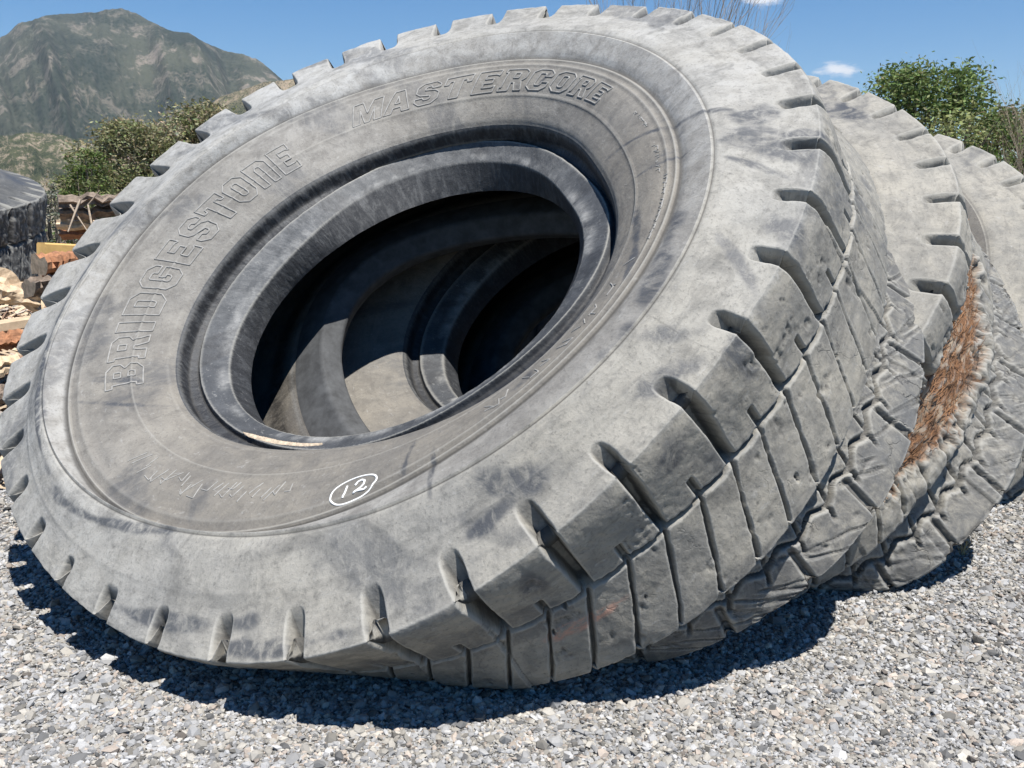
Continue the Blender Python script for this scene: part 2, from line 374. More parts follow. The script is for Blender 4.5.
nb = M.bump(M.math('ADD', v1.outputs['Distance'], M.noise(150, 4)), .8, .012)
ground_mat = M.fin(c, .95, nb, .2)
o = heightless_sheet('ground', -8800, 8800, -45, 11900, 0, ground_mat); tag(o, 'wide flat ground of grey gravel running out to dry dirt', kind='structure')

# crushed gravel: real stones over the part of the yard nearest the camera
def gravel():
    r = np.random.default_rng(11)
    n = 285000
    y = 2.35 + 4.6 * r.random(n) ** 1.35; u_ = r.random(n) * 2 - 1; x = np.sign(u_) * (np.abs(u_) * (0.62 * y + .35) + 1.6 * np.maximum(0, np.abs(u_) - .9) / .1 * r.random(n))
    size = np.clip(r.lognormal(math.log(.0052), .43, n), .0035, .021) * (1 + .08 * (y - 2.3))
    g_ = (1 + 5 ** .5) / 2
    ico = np.array([(-1, g_, 0), (1, g_, 0), (-1, -g_, 0), (1, -g_, 0), (0, -1, g_), (0, 1, g_), (0, -1, -g_), (0, 1, -g_), (g_, 0, -1), (g_, 0, 1), (-g_, 0, -1), (-g_, 0, 1)]) / 1.9
    V = ico[None] * (1 + .7 * (r.random((n, 12, 1)) - .5)) * (.65 + .8 * r.random((n, 1, 3)))
    V[:, :, 2] *= .62
    ax = r.normal(size=(n, 3)) * (.35, .35, 0) + (0, 0, 1.); ax /= np.linalg.norm(ax, axis=1, keepdims=True)
    an = r.random(n) * 6.283; ca, sa = np.cos(an)[:, None], np.sin(an)[:, None]
    e1 = np.cross(ax, np.array([1, 0, 0.])); e1 /= np.linalg.norm(e1, axis=1, keepdims=True); e2 = np.cross(ax, e1)
    f1 = ca * e1 + sa * e2; f2 = -sa * e1 + ca * e2
    V = V[..., :1] * f1[:, None] + V[..., 1:2] * f2[:, None] + V[..., 2:] * ax[:, None]
    V *= size[:, None, None]
    V += np.stack([x, y, size * (.1 + .5 * r.random(n))], -1)[:, None]
    F = np.array([(0, 11, 5), (0, 5, 1), (0, 1, 7), (0, 7, 10), (0, 10, 11), (1, 5, 9), (5, 11, 4), (11, 10, 2), (10, 7, 6), (7, 1, 8), (3, 9, 4), (3, 4, 2), (3, 2, 6), (3, 6, 8), (3, 8, 9), (4, 9, 5), (2, 4, 11), (6, 2, 10), (8, 6, 7), (9, 8, 1)])
    F = (F[None] + 12 * np.arange(n)[:, None, None]).reshape(-1, 3)
    t = r.random(n); tone = .80 * np.where(t < .14, .09 + .10 * r.random(n), np.where(t < .72, .25 + .17 * r.random(n), .40 + .18 * r.random(n)))
    hue = r.random(n); col = tone[:, None] * np.where(hue[:, None] < .55, [1.01, 1., .985], np.where(hue[:, None] < .90, [1.07, 1.0, .88], [1.12, .95, .80]))
    M = NM('crushed gravel stones')
    c = M.attr('col', True); n1 = M.noise(260, 4, .7)
    c = M.mix(M.mapr(n1, .42, .66, 0, .30), c, (.15, .15, .15))
    m = M.fin(c, .85, M.bump(n1, .4, .002), .35)
    o = mesh_np('gravel', V.reshape(-1, 3), F, m, False, {'col': np.repeat(col, 12, 0)})
    tag(o, 'loose crushed grey and tan gravel covering the yard', kind='stuff')
gravel()

# ------------------------------------------------------------------ tyres
MAT['rear'] = simple('dark rear bead rubber', (.06, .062, .064), .8, .35, 14)
def tyre_parts(root, T, W, rowsplit, mats, attrs, base):
    """split the closed tyre grid into its parts; W world coordinates"""
    nr, nc = W.shape[:2]
    for name, a, b, mk in rowsplit:
        rows = np.arange(a, b + 1) % nr
        Vg = W[rows]; m = len(rows)
        i = np.arange(m * nc).reshape(m, nc); j = np.roll(i, -1, 1)
        F = np.stack([i[:-1], i[1:], j[1:], j[:-1]], -1).reshape(-1, 4)
        # orientation: compare with the wanted outward normal
        q = F[len(F) // 2]; P = Vg.reshape(-1, 3); nn = np.cross(P[q[1]] - P[q[0]], P[q[2]] - P[q[1]])
        wn = T['NW'][rows].reshape(-1, 3)[q[0]]
        if nn @ wn < 0: F = F[:, ::-1]
        at = {k: v[rows].reshape(-1, *v.shape[2:]) for k, v in attrs.items()}
        mesh_np(name, P, F, mats[mk], True, at, root, base)
def blob(T, lst, seed=3):
    """stain mask from ellipses (index, s, half length m, half width m, tilt deg)"""
    pm = PITCHA * 1.6; out = np.zeros_like(T['S']); nz = fbm(T['th'], T['S'], 7, seed, 5) - .5
    for i0, s0, a, b, tl in lst:
        dx = ((T['fi'] - i0 + NL / 2) % NL - NL / 2) * pm; dy = T['S'] - s0; t = math.radians(tl)
        u = (dx * math.cos(t) + dy * math.sin(t)) / a; v = (-dx * math.sin(t) + dy * math.cos(t)) / b
        out = np.maximum(out, (1 - sstep(np.hypot(u, v) + 2.2 * nz, .5, 1.25)) * .9)
    return out
def make_tyre(name, ncol, rowf, mild, seed, Rw, Tw, label, smears=(), gouge=None, ph=PH0, group=None, ground=0.0, palek=1.0, rugged=0, mats=None):
    T = tyre_grid(ncol, rowf, mild, seed, gouge, ph, rugged)
    W = clampz(T['P'] @ Rw.T + Tw, ground + .004); T['NW'] = T['N'] @ Rw.T
    S0 = T['S0']; S = T['S']; st = T['start']; nr = len(S)
    lo = W.reshape(-1, 3)[W[..., 2].argmin()]
    base = np.array([lo[0], lo[1], 0.0])
    root = empty(name, base); tag(root, label, 'tire', group)
    n3 = fbm(T['th'], S, .8, seed + 200, 3); n4 = fbm(T['th'] + .5 * S, S, 2.6, seed + 210, 5)
    pale = (.42 * sstep(S, S0['A'] - .006, S0['A'] + .006) + .14 * sstep(S, S0['ridge'] - .02, S0['ridge'] + .05)) * (1 - sstep(S, S0['corner'] - .0, S0['corner'] + .03)) + .10 * (S >= S0['corner'])
    pale = pale + .06 * (S < S0['A']) + .28 * (S > S0['A']) * (S <= S0['ridge']) + .8 * (n3 - .5)
    pale = np.clip(pale + .8 * PALE_TOP(T), 0, 1) * palek
    smear_shade = np.clip(blob(T, smears, seed + 5) + .55 * sstep(n4, .60, .70), 0, 1)
    smear_shade = np.maximum(smear_shade, RD * sstep(S, S0['L2'] - .02, S0['L2'] + .04) * (1 - sstep(S, S0['rs1'] - .1, S0['rs1'])))  # rear tread half: less dusty rubber, darkened further in place of shade
    groove = np.clip(T['D'] / .03, 0, 1) * T['tread']
    smear_shade = np.maximum(smear_shade, .95 * sstep(S, S0['C'] + .005, S0['C'] + .02) * (1 - sstep(S, S0['D'] - .03, S0['D'] + .01 + .04 * T['nA'])))
    smear_shade = np.maximum(smear_shade, .8 * (S < S0['B1'] - .01)); pale = np.maximum(pale, .8 * np.exp(-((S - S0['B1'] - .022) / .026) ** 2) * sstep(T['nB'] + .5 * T['nA'], -.16, .12)); pale = pale * (S < S0['rs1'])  # bore: shade of its inward-facing wall painted in as a dark tone
    SI = S - S0['i1']; torn = np.exp(-((SI - .16) / .06) ** 4); pale = pale + .8 * np.exp(-((SI - .03) / .012) ** 2)
    smear_shade = np.maximum(smear_shade, torn * .9)
    crack = .35 * sstep(S, S0['corner'], S0['zz']) + .65 * sstep(S, S0['L2'] - .05, S0['L2'] + .1); crack = crack * (S < S0['rs1'])
    tv = np.stack([T['th'] * 1.7, S, 0 * S], -1)
    paint = blob(T, [(9.1, 1.665, .16, .018, 0)] if seed == 1 else [], 31) if seed == 1 else 0 * S
    at = dict(paint=paint, pale=pale * (1 - .5 * groove), smear_shade=smear_shade, rust=T['rust'], crack=crack, tv=tv)
    split = [('bead', st['B0'], st['D'], 'bead'), ('sidewall', st['D'], st['ridge'], 'sidewall'), ('tread', st['ridge'], st['rs1'], 'tread'),
             ('rear_sidewall', st['rs1'], st['rb'], 'sidewall'), ('rear_bead', st['rb'], st['i1'], 'rear'), ('inner_wall', st['i1'], st['i3'], 'inner_wall'), ('inner_liner', st['i3'], nr + 0, 'liner')]
    tyre_parts(root, T, W, split, mats or MAT, at, base)
    return root, T, W, base
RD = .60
def PALE_TOP(T):
    # paler towards the top of the tyre, darker towards its bottom
    return .40 * np.clip(np.cos((T['fi'] - 29) * PITCHA), -1, 1)
SM1 = [(3.0, 1.03, .30, .07, 75), (2.2, 1.06, .05, .09, 20), (6.5, 1.0, .05, .12, 30), (6.9, 1.12, .05, .14, 60), (8.95, 1.03, .05, .13, 60), (9.4, 1.09, .10, .03, 10), (4.55, 1.17, .07, .12, 0),
       (7.45, 1.36, .07, .07, 30), (6.1, 1.33, .05, .07, 0), (9.3, 1.40, .04, .07, 20), (20.3, .93, .5, .022, 6), (18.6, .94, .45, .020, -5), (22.5, .98, .12, .03, 10), (16, .95, .35, .018, 8),
       (19.2, .56, .12, .020, 60), (18.6, .60, .16, .012, 50), (10.3, .62, .14, .018, 75), (9.9, .8, .12, .014, 80), (14, 1.16, .4, .03, 4), (12, 1.22, .25, .03, 0), (5.6, .84, .35, .035, 8), (4.8, .62, .25, .03, 20), (1.5, .70, .3, .02, 60), (34, .62, .06, .01, 50), (8, .64, .10, .06, 40), (2.8, .75, .3, .012, 88), (2.8, 1.20, .16, .03, 80), (3.6, 1.10, .2, .02, 70), (5.2, 1.1, .2, .03, 60)]
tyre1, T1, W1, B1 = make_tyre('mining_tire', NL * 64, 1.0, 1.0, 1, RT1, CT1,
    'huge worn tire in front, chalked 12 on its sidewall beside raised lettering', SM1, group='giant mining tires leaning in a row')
def rotv(v):
    th = np.linalg.norm(v); k = np.array(v) / th; K = np.array([[0, -k[2], k[1]], [k[2], 0, -k[0]], [-k[1], k[0], 0]])
    return np.eye(3) + np.sin(th) * K + (1 - np.cos(th)) * K @ K
RT2 = rotv([-.0263, .0401, -.0801]) @ RT1; CT2 = np.array([.2955, 4.9824, 1.2653])
SM2 = [(35, 1.0, .3, .08, 10), (3, 1.0, .2, .05, 0), (0, .8, .2, .04, 0)]
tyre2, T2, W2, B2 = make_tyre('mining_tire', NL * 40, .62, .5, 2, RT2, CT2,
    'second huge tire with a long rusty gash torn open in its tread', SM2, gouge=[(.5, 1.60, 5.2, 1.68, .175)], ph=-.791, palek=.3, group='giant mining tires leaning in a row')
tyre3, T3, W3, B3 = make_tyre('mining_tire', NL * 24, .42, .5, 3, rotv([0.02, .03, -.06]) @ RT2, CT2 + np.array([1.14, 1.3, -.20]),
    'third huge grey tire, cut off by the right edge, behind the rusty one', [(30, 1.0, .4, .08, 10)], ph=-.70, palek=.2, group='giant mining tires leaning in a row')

# fitting something on the front sidewall: (index, s) -> world point and normal
def on_tyre(T, W, fi, s, lift=0.0):
    nc = W.shape[1]; rs = T['rowS']
    r = np.interp(s, rs, np.arange(len(rs))); cphi = (np.asarray(fi) * PITCHA + PH0) % (2 * np.pi); cc = cphi / (2 * np.pi) * nc
    r0 = np.floor(r).astype(int); c0 = np.floor(cc).astype(int); fr = (r - r0)[..., None]; fc = (cc - c0)[..., None]
    def g(A): return (A[r0, c0 % nc] * (1 - fr) + A[r0 + 1, c0 % nc] * fr) * (1 - fc) + (A[r0, (c0 + 1) % nc] * (1 - fr) + A[r0 + 1, (c0 + 1) % nc] * fr) * fc
    return g(W) + g(T['NW']) * lift, g(T['NW'])
def ribbon_tube(loops, T, W, rad, closed=True, sides=5, lift=0.0, flat=1.0):
    Vs, Fs, off = [], [], 0
    for L in loops:
        L = np.asarray(L, float)
        Q = np.vstack([L, L[:1]]) if closed else L
        pts = []
        for a, b in zip(Q[:-1], Q[1:]):
            m = max(2, int(np.hypot((b[0] - a[0]) * .22, b[1] - a[1]) / .006) + 1)
            pts.append(a + (b - a) * np.linspace(0, 1, m, endpoint=False)[:, None])
        pts = np.vstack(pts) if closed else np.vstack(pts + [Q[-1:]])
        P, N = on_tyre(T, W, pts[:, 0], pts[:, 1], lift)
        n = len(P)
        tg = (np.roll(P, -1, 0) - np.roll(P, 1, 0)) if closed else np.gradient(P, axis=0)
        tg /= np.linalg.norm(tg, axis=1, keepdims=True) + 1e-9
        bn = np.cross(tg, N); bn /= np.linalg.norm(bn, axis=1, keepdims=True) + 1e-9
        an = np.arange(sides) * 2 * np.pi / sides
        V = P[:, None] + rad * (np.cos(an)[None, :, None] * bn[:, None] + flat * np.sin(an)[None, :, None] * N[:, None])
        i = np.arange(n * sides).reshape(n, sides); j = np.roll(i, -1, 1)
        if closed: a = np.roll(i, -1, 0); b = np.roll(j, -1, 0); F = np.stack([i, j, b, a], -1)
        else: F = np.stack([i[:-1], j[:-1], j[1:], i[1:]], -1)
        Vs.append(V.reshape(-1, 3)); Fs.append(F.reshape(-1, 4) + off); off += n * sides
    return np.vstack(Vs), np.vstack(Fs)
# block capitals as outlines on a 6 x 8 grid (x right, y up)
GL = {
 'B': [[(0,0),(4.6,0),(6,1.4),(6,3),(5,4),(6,5),(6,6.7),(4.6,8),(0,8),(0,6.6),(.8,6.6),(.8,1.4),(0,1.4)], [(2.6,1.7),(4,1.7),(4,3.2),(2.6,3.2)], [(2.6,4.8),(4,4.8),(4,6.3),(2.6,6.3)]],
 'R': [[(0,0),(2.6,0),(2.6,2.8),(3.4,2.8),(4.3,0),(6.2,0),(5.1,3.4),(6,4.4),(6,6.8),(4.8,8),(0,8),(0,6.6),(.6,6.6),(.6,1.3),(0,1.3)], [(2.6,4.5),(4,4.5),(4,6.3),(2.6,6.3)]],
 'I': [[(1.8,0),(4.2,0),(4.2,8),(1.8,8)]],
 'D': [[(.4,0),(4.4,0),(6,1.6),(6,6.4),(4.4,8),(.4,8)], [(2.5,1.8),(3.7,1.8),(4,2.2),(4,5.8),(3.7,6.2),(2.5,6.2)]],
 'G': [[(6,5.2),(4,5.2),(4,6),(3.6,6.3),(2.6,6.3),(2.3,6),(2.3,2.1),(2.6,1.8),(3.6,1.8),(4,2.2),(4,3),(3.2,3),(3.2,4.4),(6,4.4),(6,1.3),(4.7,0),(1.6,0),(.2,1.4),(.2,6.6),(1.6,8),(4.6,8),(6,6.6)]],
 'E': [[(.4,0),(5.8,0),(5.8,2.2),(5,1.7),(2.6,1.7),(2.6,3.2),(4.8,3.2),(4.8,4.8),(2.6,4.8),(2.6,6.3),(5,6.3),(5.8,5.8),(5.8,8),(.4,8)]],
 'S': [[(.3,1.4),(1.6,0),(4.6,0),(6,1.4),(6,3.6),(4.9,4.7),(2.4,5.3),(2.4,6),(2.8,6.4),(3.8,6.4),(4.1,5.6),(5.9,5.6),(5.9,6.7),(4.6,8),(1.7,8),(.4,6.7),(.4,4.6),(1.5,3.5),(4,2.9),(4,2),(3.6,1.7),(2.6,1.7),(2.2,2.5),(.3,2.5)]],
 'T': [[(1.9,0),(4.1,0),(4.1,6.2),(5,6.2),(5.3,5.2),(6.2,5.2),(6.2,8),(-.2,8),(-.2,5.2),(.7,5.2),(1,6.2),(1.9,6.2)]],
 'O': [[(1.6,0),(4.5,0),(6,1.5),(6,6.5),(4.5,8),(1.6,8),(.1,6.5),(.1,1.5)], [(2.6,1.8),(3.5,1.8),(3.9,2.2),(3.9,5.8),(3.5,6.2),(2.6,6.2),(2.2,5.8),(2.2,2.2)]],
 'N': [[(.2,0),(2.2,0),(2.2,5.6),(2.7,6.2),(3.5,6.2),(3.9,5.8),(3.9,0),(6,0),(6,6.6),(4.6,8),(.2,8)]],
 'M': [[(-.6,0),(1.3,0),(1.3,5),(2.6,0),(3.8,0),(5.1,5),(5.1,0),(7,0),(7,8),(4.5,8),(3.2,3.4),(1.9,8),(-.6,8)]],
 'A': [[(-.2,0),(1.7,0),(2.1,1.7),(4.1,1.7),(4.5,0),(6.4,0),(4.3,8),(1.9,8)], [(2.5,3.2),(3.7,3.2),(3.1,5.9)]],
 'C': [[(6,5.2),(4,5.2),(4,6),(3.6,6.3),(2.6,6.3),(2.3,6),(2.3,2.1),(2.6,1.8),(3.6,1.8),(4,2.2),(4,3),(6,3),(6,1.3),(4.7,0),(1.6,0),(.2,1.4),(.2,6.6),(1.6,8),(4.6,8),(6,6.6)]]}
def word(txt, f0, f1, s0, s1, slant=0.0, name='raised_lettering'):
    """s0/s1 = (first letter, middle, last letter) inner and outer edge"""
    wd = [.58 if ch == 'I' else 1.18 if ch == 'M' else 1.0 for ch in txt]; n = sum(wd); loops = []; acc = 0
    for qi, ch in enumerate(txt):
        q = acc + (-.22 if ch == 'I' else .09 if ch == 'M' else 0); acc += wd[qi]
        for L in GL[ch]:
            out = []
            for x, y in L:
                u = (q + .09 + (x + slant * (y - 4)) / 6 * .84) / n
                fi = f0 + u * (f1 - f0)
                a = np.interp(u, [0, .5, 1], s0); b = np.interp(u, [0, .5, 1], s1)
                out.append((fi, a + (b - a) * y / 8))
            loops.append(out)
    V, F = ribbon_tube(loops, T1, W1, .0042, True, 6, .0005)
    o = mesh_np(name, V, F, MAT['letter'], True, None, tyre1, B1)
    return o
o = word('BRIDGESTONE', 18.95, 27.15, (.50, .48, .475), (.63, .625, .625)); o['label'] = 'raised outlined letters BRIDGESTONE'
o = word('MASTERCORE', 29.0, 36.5, (.548, .560, .582), (.665, .690, .690), slant=.22); o['label'] = 'raised outlined slanted letters MASTERCORE'
# chalk mark: a ring with 12 inside
def pxy(x, y):   # chalk drawing coordinates: x to the right, y up, in metres around the mark
    return (11.40 - x / .205 * 1.0 , .705 - y)
ring_ = [pxy(.092 * math.cos(a) * (1 + .03 * math.sin(3 * a)), .052 * math.sin(a)) for a in np.linspace(0, 2 * math.pi, 40, endpoint=False)]
V, F = ribbon_tube([ring_], T1, W1, .0042, True, 5, .001, .4)
one = [pxy(-.030, .024), pxy(-.034, .0), pxy(-.036, -.024)]
two = [pxy(.004, .014), pxy(.014, .026), pxy(.030, .028), pxy(.042, .020), pxy(.040, .006), pxy(.026, -.008), pxy(.010, -.018), pxy(.004, -.022), pxy(.014, -.017), pxy(.030, -.020), pxy(.048, -.024), pxy(.058, -.018)]
V2, F2 = ribbon_tube([one, two], T1, W1, .0048, False, 5, .001, .4)
o = mesh_np('chalk_mark', np.vstack([V, V2]), np.vstack([F, F2 + len(V)]), MAT['chalk'], True, None, tyre1, B1); o['label'] = 'white chalk ring round the number 12'
# worn strokes of size lettering that no longer read: short raised ticks
def worn(segs, name, rad=.0028):
    V, F = ribbon_tube(segs, T1, W1, rad, False, 5, .0004)
    o = mesh_np(name, V, F, MAT['letter'], True, None, tyre1, B1); return o
r_ = random.Random(4)
for (fa, fb, sa, sb, n_) in ((12.9, 16.9, .575, .665, 26), (5.4, 8.9, .60, .69, 15), (3.2, 5.0, .70, .73, 16), (.2, 1.2, .66, .68, 9), (2.0, 3.1, .66, .69, 10)):
    for q in range(n_):
        fa_ = fa + (fb - fa) * (q + r_.random() * .8) / n_; h_ = (sb - sa) * (.35 + .4 * r_.random()); s_ = sa + (sb - sa - h_) * r_.random()
        dx_ = r_.uniform(-.5, .5) * h_ / .2
        L_ = [(fa_, s_), (fa_ + dx_, s_ + h_)]
        if r_.random() < .5: L_.append((fa_ + dx_ + r_.uniform(.08, .18), s_ + h_ * r_.uniform(.7, 1)))
        worn([L_], 'worn_stroke', .0028)
# split along the bead edge at the bottom of the opening
cutm = simple('torn tan rubber', (.42, .34, .25), .9, .3, 60)
P_, N_ = on_tyre(T1, W1, np.linspace(16.45, 13.85, 60), np.interp(np.linspace(0, 1, 60), [0, .3, 1], [.238, .220, .197]), .002)
hw = np.interp(np.linspace(0, 1, 60), [0, .1, .35, .8, 1], [.000, .009, .012, .009, 0]) + .003 * np.abs(np.sin(np.arange(60) * 1.7))
tgt = np.gradient(P_, axis=0); tgt /= np.linalg.norm(tgt, axis=1, keepdims=True); bb = np.cross(tgt, N_)
Vc = np.stack([P_ - bb * hw[:, None], P_ + N_ * .006, P_ + bb * hw[:, None] - N_ * .002], 1).reshape(-1, 3)
ii = np.arange(180).reshape(60, 3); Fc = np.concatenate([np.stack([ii[:-1, k], ii[1:, k], ii[1:, k + 1], ii[:-1, k + 1]], -1) for k in (0, 1)])
o = mesh_np('torn_edge', Vc, Fc, cutm, True, None, tyre1, B1); o['label'] = 'torn tan split along the bead'
# rusty frayed cords standing out of the second tyre's gash
def cords():
    r = np.random.default_rng(8); Vs, Fs = [], []; off = 0
    mk = T2['rust'] > .6; idx = np.argwhere(mk & (T2['S'] < 1.9)); idx = idx[r.choice(len(idx), 1300)]
    for (a, b) in idx:
        p = W2[a, b]; n = T2['NW'][a, b]; t = W2[a, (b + 3) % W2.shape[1]] - p; t /= np.linalg.norm(t) + 1e-9
        d = t * r.uniform(.6, 1.2) * r.choice([-1, 1]) + np.array([.35, .3, .5]) * .4 + n * r.uniform(-.02, .14) + r.normal(size=3) * .16; L = r.uniform(.012, .085) * r.uniform(.5, 1.2)
        pts = np.array([p - n * .002, p + d * L * .5 + n * .002, p + d * L + r.normal(size=3) * .006])
        s = np.cross(d, n); s /= np.linalg.norm(s) + 1e-9; s2 = np.cross(s, d); s2 /= np.linalg.norm(s2) + 1e-9; w_ = .0011
        for pt in pts: Vs += [pt + s * w_, pt - s * w_ * .5 + s2 * w_, pt - s * w_ * .5 - s2 * w_]
        for q in range(2):
            for k in range(3): Fs.append([off + 3 * q + k, off + 3 * q + (k + 1) % 3, off + 3 * q + 3 + (k + 1) % 3, off + 3 * q + 3 + k])
        off += 9
    o = mesh_np('frayed_cord', np.array(Vs), np.array(Fs), simple('rusty steel cord', (.17, .09, .045), .85, .85, 6), False, None, tyre2, B2)
    o['kind'] = 'stuff'; o['label'] = 'rust brown frayed steel cords in the torn tread'
cords()

# ------------------------------------------------------------------ debris, background plants, mountains
def at_pix(x, y, dist, zoff=0.0):
    """point seen at pixel (x, y) at horizontal distance dist (planning aid; results are real 3-D places)"""
    d = Vector(pixdir(x, y)); t = dist / d.y; return np.array([d.x * t, d.y * t, 1.6 + d.z * t + zoff])
BARK = simple('grey bark', (.20, .155, .12), .95, .5, 18, .8, .02)
WOODP = simple('split pale wood', (.52, .40, .27), .85, .3, 25, .5, .01)
REDW = simple('red brown inner wood', (.30, .14, .07), .9, .4, 22, .6, .01)
LUMB = simple('yellow sawn lumber', (.62, .40, .14), .7, .12, 12, .15, .003)
TAN = simple('weathered tan board', (.48, .37, .25), .85, .2, 16, .3, .004)
def log_mesh(a, b, r0, r1, seed, rough=.25, seg=14, m=14, flat=1.0):
    r = np.random.default_rng(seed); a = np.array(a); b = np.array(b); ax = b - a; L = np.linalg.norm(ax); ax /= L
    e1 = np.cross(ax, [0, 0, 1.]); e1 /= np.linalg.norm(e1); e2 = np.cross(e1, ax)
    an = np.arange(m) * 2 * np.pi / m; prof = 1 + rough * (r.random(m) - .5) * 1.6
    V = []
    for i in range(seg + 1):
        t = i / seg; rad = (r0 + (r1 - r0) * t) * prof * (1 + rough * (r.random(m) - .5) * .7)
        cen = a + ax * L * t + e2 * math.sin(t * 3) * L * .02 * r.normal()
        V.append(cen + rad[:, None] * (np.cos(an)[:, None] * e1 + flat * np.sin(an)[:, None] * e2))
    ends = []
    for s, ring in ((-1, V[0]), (1, V[-1])): ends.append(ring.mean(0) + 0 * ax)
    V = np.vstack(V + [np.array(ends)]); i = np.arange((seg + 1) * m).reshape(seg + 1, m); j = np.roll(i, -1, 1)
    F = np.stack([i[:-1], j[:-1], j[1:], i[1:]], -1).reshape(-1, 4)
    e = len(V) - 2
    cap = [[e, j[0, k], i[0, k], i[0, k]] for k in range(m)] + [[e + 1, i[-1, k], j[-1, k], j[-1, k]] for k in range(m)]
    tri = np.array([[c[0], c[1], c[2]] for c in cap])
    return V, F, tri
def poly_obj(name, V, faces, mats, midx=None, smooth=True, parent=None, base=None):
    me = bpy.data.meshes.new(name); V = np.asarray(V, float); base = np.zeros(3) if base is None else np.asarray(base)
    me.from_pydata((V - base).tolist(), [], faces)
    for m in mats: me.materials.append(m)
    if midx is not None: me.polygons.foreach_set('material_index', midx)
    me.polygons.foreach_set('use_smooth', [smooth] * len(me.polygons)); me.update()
    o = bpy.data.objects.new(name, me); scene.collection.objects.link(o)
    if parent is not None: o.parent = parent
    else: o.location = base
    return o
def log(name, a, b, r0, r1, seed, mat, endmat, label, cat, group=None, rough=.3, flat=1.0):
    V, F, T = log_mesh(a, b, r0, r1, seed, rough, flat=flat)
    faces = F.tolist() + T.tolist()
    o = poly_obj(name, V, faces, [mat, endmat], [0] * len(F) + [1] * len(T), False, None, np.array([(a[0] + b[0]) / 2, (a[1] + b[1]) / 2, min(a[2], b[2]) - r0]))
    return tag(o, label, cat, group)
def board(name, a, b, w_, h_, mat, label, group=None):
    a = np.array(a); b = np.array(b); ax = (b - a) / np.linalg.norm(b - a); e1 = np.cross(ax, [0, 0, 1.]); e1 /= np.linalg.norm(e1); e2 = np.cross(e1, ax)
    V = []
    c = .12 * h_
    prof = [(-w_ / 2 + c, -h_ / 2), (w_ / 2 - c, -h_ / 2), (w_ / 2, -h_ / 2 + c), (w_ / 2, h_ / 2 - c), (w_ / 2 - c, h_ / 2), (-w_ / 2 + c, h_ / 2), (-w_ / 2, h_ / 2 - c), (-w_ / 2, -h_ / 2 + c)]
    for e in (a, b): V += [e + e1 * x + e2 * y for x, y in prof]
    faces = [[k, (k + 1) % 8, 8 + (k + 1) % 8, 8 + k] for k in range(8)] + [list(range(7, -1, -1)), list(range(8, 16))]
    o = poly_obj(name, V, faces, [mat], None, False, None, (a + b) / 2 - np.array([0, 0, h_ / 2])); return tag(o, label, 'board', group)
rd = random.Random(3)
# mound the scrap lies on
def mound(name, cx, cy, rx, ry, h, seed, mat, label, kindv='stuff', n=70):
    g = np.linspace(-1, 1, n); X, Y = np.meshgrid(g, g); R_ = np.hypot(X, Y)
    th = np.arctan2(Y, X); ns = fbm(th + 0 * X, R_ * 3, 1.2, seed, 4) - .5
    Z = h * np.clip(1 - R_ ** 1.6, -.05, 1) * (1 + .5 * ns) + .10 * (np.random.default_rng(seed).random(X.shape) - .5) * (R_ < 1)
    V = np.stack([cx + X.ravel() * rx, cy + Y.ravel() * ry, Z.ravel()], -1); i = np.arange(n * n).reshape(n, n)
    F = np.stack([i[:-1, :-1], i[:-1, 1:], i[1:, 1:], i[1:, :-1]], -1).reshape(-1, 4)
    o = mesh_np(name, V, F, mat, False); return tag(o, label, kind=kindv)
MULCH = simple('bark mulch and splinters', (.26, .165, .105), .95, .6, 30, 1.0, .03)
mound('wood_debris', -4.9, 7.9, 2.9, 2.3, 1.0, 4, MULCH, 'heap of bark scraps and splinters left of the front tire')
def splinters():
    r = np.random.default_rng(21); Vs, Fs, cs = [], [], []; off = 0
    for q in range(9000):
        x = -6.6 + 4.6 * r.random(); y = 5.4 + 4.2 * r.random(); rr_ = min(1, math.hypot((x + 4.9) / 2.9, (y - 7.9) / 2.3))
        z = 1.0 * max(0, 1 - rr_ ** 1.6) + r.uniform(0, .12)
        L = r.uniform(.05, .30); w_ = r.uniform(.005, .022); a = r.uniform(0, math.pi) * .4 + (0 if r.random() < .6 else 1.2); up = r.normal() * .35
        d = np.array([math.cos(a), math.sin(a), up]); d /= np.linalg.norm(d); s = np.cross(d, [0, 0, 1]); s /= np.linalg.norm(s); u = np.cross(s, d)
        c = np.array([x, y, z]); bend = r.normal() * .05
        for t in (-.5, 0, .5):
            cc = c + d * L * t + u * bend * (t * t) * L * 4; ww = w_ * (1 - .5 * abs(t))
            Vs += [cc - s * ww - u * ww * .3, cc + s * ww - u * ww * .3, cc + u * ww * .5]
        for g in range(2):
            for k in range(3): Fs.append([off + 3 * g + k, off + 3 * g + (k + 1) % 3, off + 3 * g + 3 + (k + 1) % 3, off + 3 * g + 3 + k])
        off += 9
        tone = r.choice(3, p=[.45, .3, .25]); col = [(.50, .39, .27), (.24, .15, .10), (.38, .33, .28)][tone]; cs += [np.array(col) * r.uniform(.7, 1.2)] * 9
    M = NM('wood splinters'); m = M.fin(M.attr('col', True), .9)
    o = mesh_np('wood_splinters', np.array(Vs), np.array(Fs), m, False, {'col': np.array(cs)}); tag(o, 'pale wood splinters strewn over the scrap heap', kind='stuff')
splinters()
